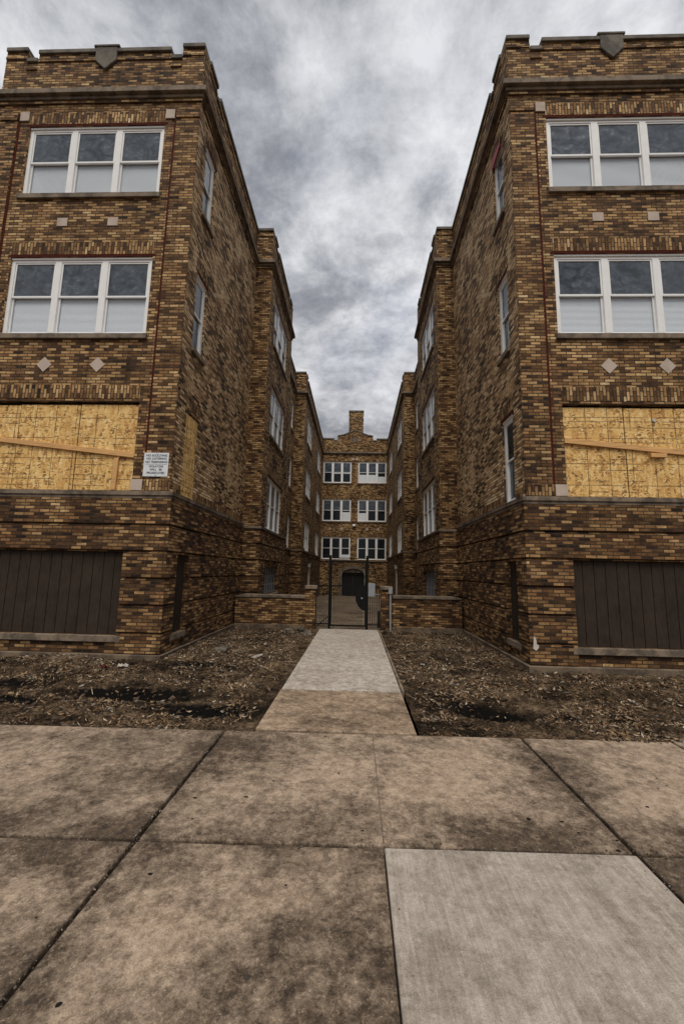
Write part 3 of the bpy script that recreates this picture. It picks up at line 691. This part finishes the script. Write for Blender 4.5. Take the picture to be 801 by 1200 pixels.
mb = MB(); mb.tube((-.86, gy-.03, .05), (-.56, gy-.03, .32), .012, 6); part('brace', mb, M['black'], r)
r = railing(.585, .94, 'narrow black iron railing between the gate and the right brick pier')
mb = MB(); mb.box(.85, .92, gy-.06, gy-.02, .04, .5); part('strike_plate', mb, M['black'], r)
p = thing('grey_panel', 'small grey metal panel hung on the railing right of the gate', 'panel', (.67, gy-.03, .88))
mb = MB(); mb.box(.58, .77, gy-.045, gy-.02, .9, 1.27); part('plate', mb, M['grey'], p, .006)
mb = MB(); mb.box(.6, .93, gy-.02, gy-.016, .95, .97); part('hanger_bar', mb, M['grey'], p)
p = thing('metal_post', 'slim grey metal post with a small box on top, before the right brick pier', 'post', (1.19, YF-.12, 0))
mb = MB(); mb.tube((1.19, YF-.12, -.2), (1.19, YF-.12, 1.02), .026, 10); part('pole', mb, M['grey'], p)
mb = MB(); mb.box(1.135, 1.245, YF-.17, YF-.07, 1.0, 1.17); part('box', mb, M['grey'], p, .01)

# ------------------------------------------------------------------ ground
mb = MB(); mb.face([(-1500, -1500, -.75), (1500, -1500, -.75), (1500, 1500, -.75), (-1500, 1500, -.75)], (0, 0, 1)); struct('ground', mb, M['soil'])
XA, WX = -1.06, 1.47; sk = .02
rng = random.Random(3)
old = MB(); new = MB()
def slab(mb, x0, x1, y0, y1, zt=0.0, g=.014, gl=None, gr=None):
    gl = g if gl is None else gl; gr = g if gr is None else gr
    yy = lambda x, y: y+sk*x
    q = [(x0+gl, yy(x0, y0)+g), (x1-gr, yy(x1, y0)+g), (x1-gr, yy(x1, y1)-g), (x0+gl, yy(x0, y1)-g)]
    t = [zt+rng.uniform(-.004, 0)]*4
    top = [(a, b, z) for (a, b), z in zip(q, t)]; bot = [(a, b, zt-.4) for a, b in q]
    mb.face(top, (0, 0, 1)); mb.face(bot, (0, 0, -1))
    cx = sum(a for a, b in q)/4; cy = sum(b for a, b in q)/4
    for i in range(4):
        j = (i+1) % 4; m_ = ((q[i][0]+q[j][0])/2-cx, (q[i][1]+q[j][1])/2-cy, 0); mb.face([top[i], top[j], bot[j], bot[i]], m_)
for i in range(-14, 15):
    x0 = XA+i*WX; x1 = x0+WX
    if i in (0, -2): slab(old, x0, x1+WX, 2.70, 4.43)
    elif i not in (1, -1): slab(old, x0, x1, 2.70, 4.43)
    if i == 1: slab(new, x0, x1, .95, 2.70, .006, gl=.003)
    else: slab(old, x0, x1, .95, 2.70, gr=.004 if i == 0 else None)
    slab(old, x0, x1, -.8, .95)
mb = MB(); mb.face([(XA+WX-.003, 2.735, .0015), (XA+WX+.003, 2.735, .0015), (XA+WX+.003, 4.42, .0015), (XA+WX-.003, 4.42, .0015)], (0, 0, 1)); struct('score_line', mb, M['score'])
struct('sidewalk', old, M['walk_old'], bevel=.009)
struct('sidewalk', new, M['walk_new'], bevel=.007)
mb = MB(); mb.box(-22, 21, -.78, 4.5, -.4, -.05); struct('joint_soil', mb, M['soil'])
po = MB(); sk0 = sk; sk = 0
slab(po, -.79, .87, 4.46, 5.93, .0); struct('path', po, M['path_old'], bevel=.01)
pn = MB()
slab(pn, -.77, .86, 5.93, 8.6, .004, .005); slab(pn, -.77, .86, 8.6, 11.93, .004, .005); struct('path', pn, M['path_new'], bevel=.012)
mb = MB(); mb.box(.862, .90, 5.95, 11.9, -.2, .018); struct('path_edging', mb, M['limestone'], bevel=.008)
# courtyard floor falls gently towards the rear entrance
mb = MB()
zc_ = lambda y: -.03 - .40*max(0, y-12.3)/22.8
ys = [11.94, 14, 17, 20, 24, 28, 32, Y4]
for a, e in zip(ys[:-1], ys[1:]):
    mb.face([(-3.5, a, zc_(a)), (3.5, a, zc_(a)), (3.5, e, zc_(e)), (-3.5, e, zc_(e))], (0, 0, 1))
struct('courtyard_floor', mb, M['court'])

def h_dirt(x, y):
    n = noise.noise((x*.55, y*.7, 3.1))*.05 + noise.noise((x*2.1, y*2.1, 7))*.03 + noise.noise((x*6.5, y*6.5, 1))*.018 + noise.noise((x*15, y*15, 5))*.026 + noise.noise((x*31, y*31, 9))*.014
    z = -.035 + n
    for (cx, cy, rx, ry, d) in ((2.05, 5.45, .55, .28, .26), (3.35, 6.15, .7, .16, .2), (-2.4, 5.6, 1.3, .22, .12), (-4.9, 5.9, 1.0, .25, .12), (-1.6, 5.0, .6, .2, .06), (-3.6, 6.35, .9, .15, .05)):
        q = ((x-cx)/rx)**2+((y-cy)/ry)**2
        if q < 4: z -= d*math.exp(-q*1.3)
    for (cx, cy, rx, ry, d) in ((-4.7, 7.2, 1.0, .3, .1), (2.0, 8.4, .9, 1.2, .06), (-2.2, 8.8, 1, 1.5, .04)):
        q = ((x-cx)/rx)**2+((y-cy)/ry)**2
        if q < 4: z += d*math.exp(-q*1.3)
    # meet path and sidewalk level
    e = min(abs(x)-.8, y-4.42)
    if e < .3: z = z*max(0, e/.3)**.7 + (-.03+n*.3)*(1-max(0, e/.3)**.7)
    return z
DAMP = [(1.95, 5.55, .62, .2, -.45), (3.25, 6.05, .62, .13, -.1), (2.35, 5.3, .5, .14, 0), (-2.75, 5.75, 1.0, .13, 0), (-1.5, 5.1, .65, .2, 0), (-5.3, 6.1, 1.0, .16, 0), (-4.3, 5.2, .8, .15, 0), (4.6, 5.2, .5, .1, 0), (-2.3, 7.2, .6, .14, 0)]
def damp(x, y):
    v = 0
    for cx, cy, rx, ry, k in DAMP:
        q = ((x-cx)/rx)**2+((y-cy-k*(x-cx)*.3)/ry)**2; v = max(v, 1.15-.55*q)
    return max(0, min(1, v + .25*noise.noise((x*5, y*7, 4))))
def dirt(x0, x1, y0, y1, st):
    nx = int((x1-x0)/st); ny = int((y1-y0)/st); vs = []; fs = []
    for j in range(ny+1):
        for i in range(nx+1):
            x = x0+(x1-x0)*i/nx; y = y0+(y1-y0)*j/ny; vs.append((x, y, h_dirt(x, y)))
    for j in range(ny):
        for i in range(nx):
            a = j*(nx+1)+i; fs.append((a, a+1, a+nx+2, a+nx+1))
    me = bpy.data.meshes.new('dirt_yard'); me.from_pydata(vs, [], fs); me.materials.append(M['soil'])
    for p_ in me.polygons: p_.use_smooth = True
    me.attributes.new('damp', 'FLOAT', 'POINT').data.foreach_set('value', [damp(v_[0], v_[1]) for v_ in vs])
    o = bpy.data.objects.new('dirt_yard', me); C.objects.link(o); o['kind'] = 'structure'
dirt(-7.9, -.78, 4.2, 12.0, .028); dirt(.9, 7.9, 4.3, 12.0, .028)
for xa, xb in ((-22, -7.88), (7.88, 21)): dirt(xa, xb, 4.2, 12, .2)

def scatter(name, n, mat, region, shape, size, dens=None, seed=1):
    r = random.Random(seed); vs = []; fs = []; k = 0
    while k < n:
        x, y = region(r)
        if dens and r.random() > dens(x, y): continue
        k += 1; z = h_dirt(x, y) if (abs(x) > .8 and y > 4.4) else .004
        s = size[0]+(size[1]-size[0])*r.random()**2.2; i0 = len(vs)
        rot = Matrix.Rotation(r.uniform(0, 6.28), 3, 'Z') @ Matrix.Rotation(r.gauss(0, .45), 3, 'X') @ Matrix.Rotation(r.gauss(0, .45), 3, 'Y')
        if shape == 'leaf':
            l, w = s, s*r.uniform(.3, .8); c_ = s*r.uniform(.05, .3)
            pts = [(-l, 0, c_), (-l*.2, -w*.6, 0), (l, 0, c_*.8), (-l*.1, w*.6, 0)]
            if r.random() < .05: pts = [(-l*2, -.003, 0), (l*2, -.003, .01), (l*2, .003, .01), (-l*2, .003, 0)]
            vs += [tuple(rot @ Vector(p_) + Vector((x, y, z+s*.35))) for p_ in pts]; fs += [(i0, i0+1, i0+2), (i0, i0+2, i0+3)]
        else:
            a, b_, c_ = s*r.uniform(.6, 1.2), s*r.uniform(.5, 1), s*r.uniform(.3, .7)
            pts = [(a, 0, 0), (a*.3, b_, 0), (-a, b_*.3, 0), (-a*.4, -b_, 0), (0, 0, c_), (a*.4, b_*.3, c_*.9), (0, 0, -c_)]
            vs += [tuple(rot @ Vector(p_) + Vector((x, y, z+c_*.3))) for p_ in pts]
            fs += [(i0, i0+1, i0+5), (i0+1, i0+2, i0+5), (i0+2, i0+4, i0+5), (i0+2, i0+3, i0+4), (i0+3, i0, i0+4), (i0, i0+5, i0+4), (i0+1, i0, i0+6), (i0+2, i0+1, i0+6), (i0+3, i0+2, i0+6), (i0, i0+3, i0+6)]
    me = bpy.data.meshes.new(name); me.from_pydata(vs, [], fs); me.materials.append(mat)
    o = bpy.data.objects.new(name, me); C.objects.link(o); o['kind'] = 'stuff'; return o
def yard(r):
    while True:
        x = r.uniform(-7.7, 7.7); y = r.uniform(4.43, 11.9)
        if abs(x) < .93: continue
        if abs(x) > 3.2 and y > 7.5: continue
        return x, y
def dn(x, y):
    v = noise.noise((x*.8, y*1.3, 2))*.9+noise.noise((x*2.6, y*3.4, 8))*1.1+.22
    v *= 1-.8*min(1, max(0, damp(x, y)*1.3-.2))
    return max(.04, v)
scatter('leaf_litter', 52000, M['leaf'], yard, 'leaf', (.006, .042), dn, 11)
scatter('gravel', 5000, M['gravel'], yard, 'stone', (.008, .04), dn, 12)
scatter('soil_clods', 4500, M['clod'], yard, 'stone', (.008, .05), None, 17)
def pile(r):
    k = r.random()
    if k < .38: return (-4.6+r.gauss(0, .5), min(7.42, 7.2+r.gauss(0, .14)))
    if k < .7: return (max(1.0, min(3.1, 2.0+r.gauss(0, .5))), min(11.8, 8.6+r.gauss(0, 1.0)))
    return (max(-3.1, min(-1.0, -2.1+r.gauss(0, .55))), min(11.8, 9+r.gauss(0, 1.2)))
scatter('plaster_rubble', 520, M['rubble'], pile, 'stone', (.008, .038), None, 13)
def walkz(r): return r.uniform(-4, 4), r.uniform(1.6, 4.4)
scatter('sidewalk_grit', 55, M['gravel'], walkz, 'stone', (.004, .011), None, 14)
scatter('sidewalk_leaves', 26, M['leaf'], walkz, 'leaf', (.008, .02), None, 16)
def spots(name, n, mat, size, seed):
    r = random.Random(seed); vs = []; fs = []
    for _ in range(n):
        x, y = walkz(r); s_ = r.uniform(*size); k = r.randint(7, 10); i0 = len(vs); e_ = r.uniform(.5, 1)
        for q in range(k):
            t = 2*math.pi*q/k; rr = s_*r.uniform(.7, 1.15); vs.append((x+rr*math.cos(t), y+rr*e_*math.sin(t), .0008))
        vs.append((x, y, .0022)); fs += [(i0+q, i0+(q+1) % k, i0+k) for q in range(k)]
    me = bpy.data.meshes.new(name); me.from_pydata(vs, [], fs); me.materials.append(mat); o = bpy.data.objects.new(name, me); C.objects.link(o); o['kind'] = 'stuff'
spots('gum_spots', 60, M['black'], (.006, .018), 31)
spots('paint_specks', 26, M['plaster'], (.003, .009), 32)
def jointz(r):
    if r.random() < .5: return XA+WX*r.choice([0, 0, 2, 3, -1])+r.gauss(0, .02), r.uniform(1.5, 4.4)
    x = r.uniform(-4, 4); return x, r.choice([2.70, 4.43])+sk0*x+r.gauss(0, .018)
scatter('joint_grit', 1500, M['gravel'], jointz, 'stone', (.003, .009), None, 15)

def chunk(name, label, cat, x, y, size, mat, sq=(1, .8, .5), seed=1, group=None):
    r = random.Random(seed); import bmesh
    bm = bmesh.new(); bmesh.ops.create_icosphere(bm, subdivisions=2, radius=1)
    for v_ in bm.verts:
        d_ = v_.co.normalized(); k_ = 1+.35*noise.noise(d_*1.3+Vector((seed*3.1, 0, 0)))+.15*noise.noise(d_*3.7+Vector((0, seed, 0)))
        q_ = d_*k_; m_ = max(abs(q_.x), abs(q_.y), abs(q_.z)); q_ = q_*(.55+.45/max(.6, m_))
        v_.co = Vector((q_.x*size*sq[0], q_.y*size*sq[1], q_.z*size*sq[2]))
    me = bpy.data.meshes.new(name); bm.to_mesh(me); bm.free()
    o = ob(name, me, mat); o.location = (x, y, h_dirt(x, y)+size*sq[2]*.45); o.rotation_euler = (r.gauss(0, .2), r.gauss(0, .2), r.uniform(0, 6))
    o['label'] = label; o['category'] = cat
    if group: o['group'] = group
for i, (x, y, z_, q) in enumerate([(-1.02, 11.25, .1, 'gravel'), (-1.25, 11.5, .12, 'gravel'), (-.92, 10.85, .08, 'gravel'), (-1.42, 11.2, .09, 'gravel'), (-1.12, 10.95, .07, 'gravel'), (-1.6, 11.55, .09, 'gravel')]):
    chunk('cobblestone', 'dark cobblestone in the small heap at the foot of the left gate pier', 'stone', x, y, z_, M['coping'], seed=i+2, group='cobblestones heaped by the left gate pier')
chunk('concrete_chunk', 'flat pale slab of broken concrete in the left dirt yard, near the path', 'rubble', -1.62, 7.95, .13, M['path_new'], (1.2, .8, .22), 21)
chunk('concrete_chunk', 'dark broken masonry lump in the left yard before the side wall', 'rubble', -2.36, 8.3, .13, M['coping'], (1, .7, .5), 22)
chunk('brick_fragment', 'brown broken brick lying in the left yard between the masonry lump and pale slab', 'brick', -2.05, 8.15, .09, M['limestone'], (1.2, .6, .45), 23)
def scrap(name, label, x, y, w, d_, mat, rz):
    me = bpy.data.meshes.new(name); vs = []; fs = []; n_ = 6; r = random.Random(int(x*100))
    for j in range(n_+1):
        for i in range(n_+1): vs.append(((i/n_-.5)*w, (j/n_-.5)*d_, .02+.05*noise.noise((i*.7+x, j*.7, 2))+.012*r.random()))
    for j in range(n_):
        for i in range(n_): a = j*(n_+1)+i; fs.append((a, a+1, a+n_+2, a+n_+1))
    me.from_pydata(vs, [], fs); o = ob(name, me, mat); o.location = (x, y, h_dirt(x, y)+.02); o.rotation_euler = (.25, .1, rz)
    md = o.modifiers.new('thick', 'SOLIDIFY'); md.thickness = .002
    o['label'] = label; o['category'] = 'litter'
scrap('plastic_scrap', 'crumpled bluish white plastic scrap on the dirt by the left corner', -3.5, 6.86, .15, .08, M['plaster'], .3)
scrap('cloth_scrap', 'small dull red scrap on the dirt left of the white plastic scrap', -3.74, 6.74, .09, .06, M['red'], .9)

# ------------------------------------------------------------------ sky, sun, camera
W = bpy.data.worlds.new('World'); S.world = W; W.use_nodes = True
nt = W.node_tree; g = N(nt); bg = nt.nodes['Background']
SUN_EL, SUN_AZ = 62, 180           # azimuth measured from +Y clockwise: behind the camera
sky = g.n('ShaderNodeTexSky', sky_type='NISHITA'); sky.sun_disc = False; sky.sun_elevation = R(SUN_EL); sky.sun_rotation = R(SUN_AZ)
tc = g.n('ShaderNodeTexCoord'); sep = g.n('ShaderNodeSeparateXYZ'); nt.links.new(tc.outputs['Generated'], sep.inputs[0])
zz = g.math('ADD', g.math('MAXIMUM', sep.outputs[2], .0), .22)
cmb = g.n('ShaderNodeCombineXYZ'); nt.links.new(g.math('DIVIDE', sep.outputs[0], zz), cmb.inputs[0]); nt.links.new(g.math('DIVIDE', sep.outputs[1], zz), cmb.inputs[1])
v = cmb.outputs[0]
n1 = g.noise(g.map(v, loc=(2.3, .4, 0)), 1.35, 12, .62, .12); n2 = g.noise(g.map(v, loc=(9.1, 3.3, 1)), 4.6, 12, .66, .2); n3 = g.noise(g.map(v, loc=(5, 1, 2)), .8, 3, .5)
f = g.math('ADD', g.math('MULTIPLY', n1, .56), g.math('ADD', g.math('MULTIPLY', n2, .42), g.math('MULTIPLY', n3, .18)))
cl = g.ramp(f, [(.42, (.85, .9, 1.02)), (.5, (1.5, 1.56, 1.7)), (.545, (2.25, 2.31, 2.42)), (.59, (3.2, 3.24, 3.3)), (.67, (4.7, 4.7, 4.7))])
thin = g.math('MULTIPLY', g.gray(g.noise(v, 1.1, 5, .55, .4), .5, .75), .25)
col = g.mix(thin, cl, sky.outputs[0])
dim = g.ramp(sep.outputs[2], [(0, (.45, .45, .46)), (.3, (.62, .62, .64)), (.45, (.8, .8, .82)), (.62, (.98, .98, 1)), (.8, (.72, .73, .76)), (1, (.8, .8, .82))])
col = g.mix(1.0, col, dim, 'MULTIPLY')
nt.links.new(col, bg.inputs[0]); bg.inputs[1].default_value = .15
L = bpy.data.lights.new('sun', 'SUN'); L.energy = 1.5; L.angle = R(34); L.color = (1, .93, .82)
lo = bpy.data.objects.new('sun', L); C.objects.link(lo)
az, el = R(SUN_AZ), R(SUN_EL); d = Vector((math.sin(az)*math.cos(el), math.cos(az)*math.cos(el), math.sin(el)))
lo.rotation_euler = d.to_track_quat('Z', 'Y').to_euler(); lo.location = d*60

cam = bpy.data.cameras.new('camera'); co = bpy.data.objects.new('camera', cam); C.objects.link(co); S.camera = co
cam.sensor_fit = 'HORIZONTAL'; cam.sensor_width = 36; cam.lens = 488.0/801*36; cam.clip_end = 5000; cam.clip_start = .05
p_, y_, r_ = R(8.086), R(2.056), R(1.154)
fw = Vector((-math.sin(y_)*math.cos(p_), math.cos(y_)*math.cos(p_), math.sin(p_))); rt = Vector((math.cos(y_), math.sin(y_), 0)); up = rt.cross(fw)
r2 = rt*math.cos(r_)+up*math.sin(r_); u2 = -rt*math.sin(r_)+up*math.cos(r_)
mw = Matrix((r2, u2, -fw)).transposed().to_4x4(); mw.translation = (.221, 0, 1.6); co.matrix_world = mw
S.view_settings.view_transform = 'Standard'; S.view_settings.look = 'None'; S.view_settings.gamma = 1; S.view_settings.exposure = .62
S.view_settings.use_curve_mapping = False
S.cycles.max_bounces = 6
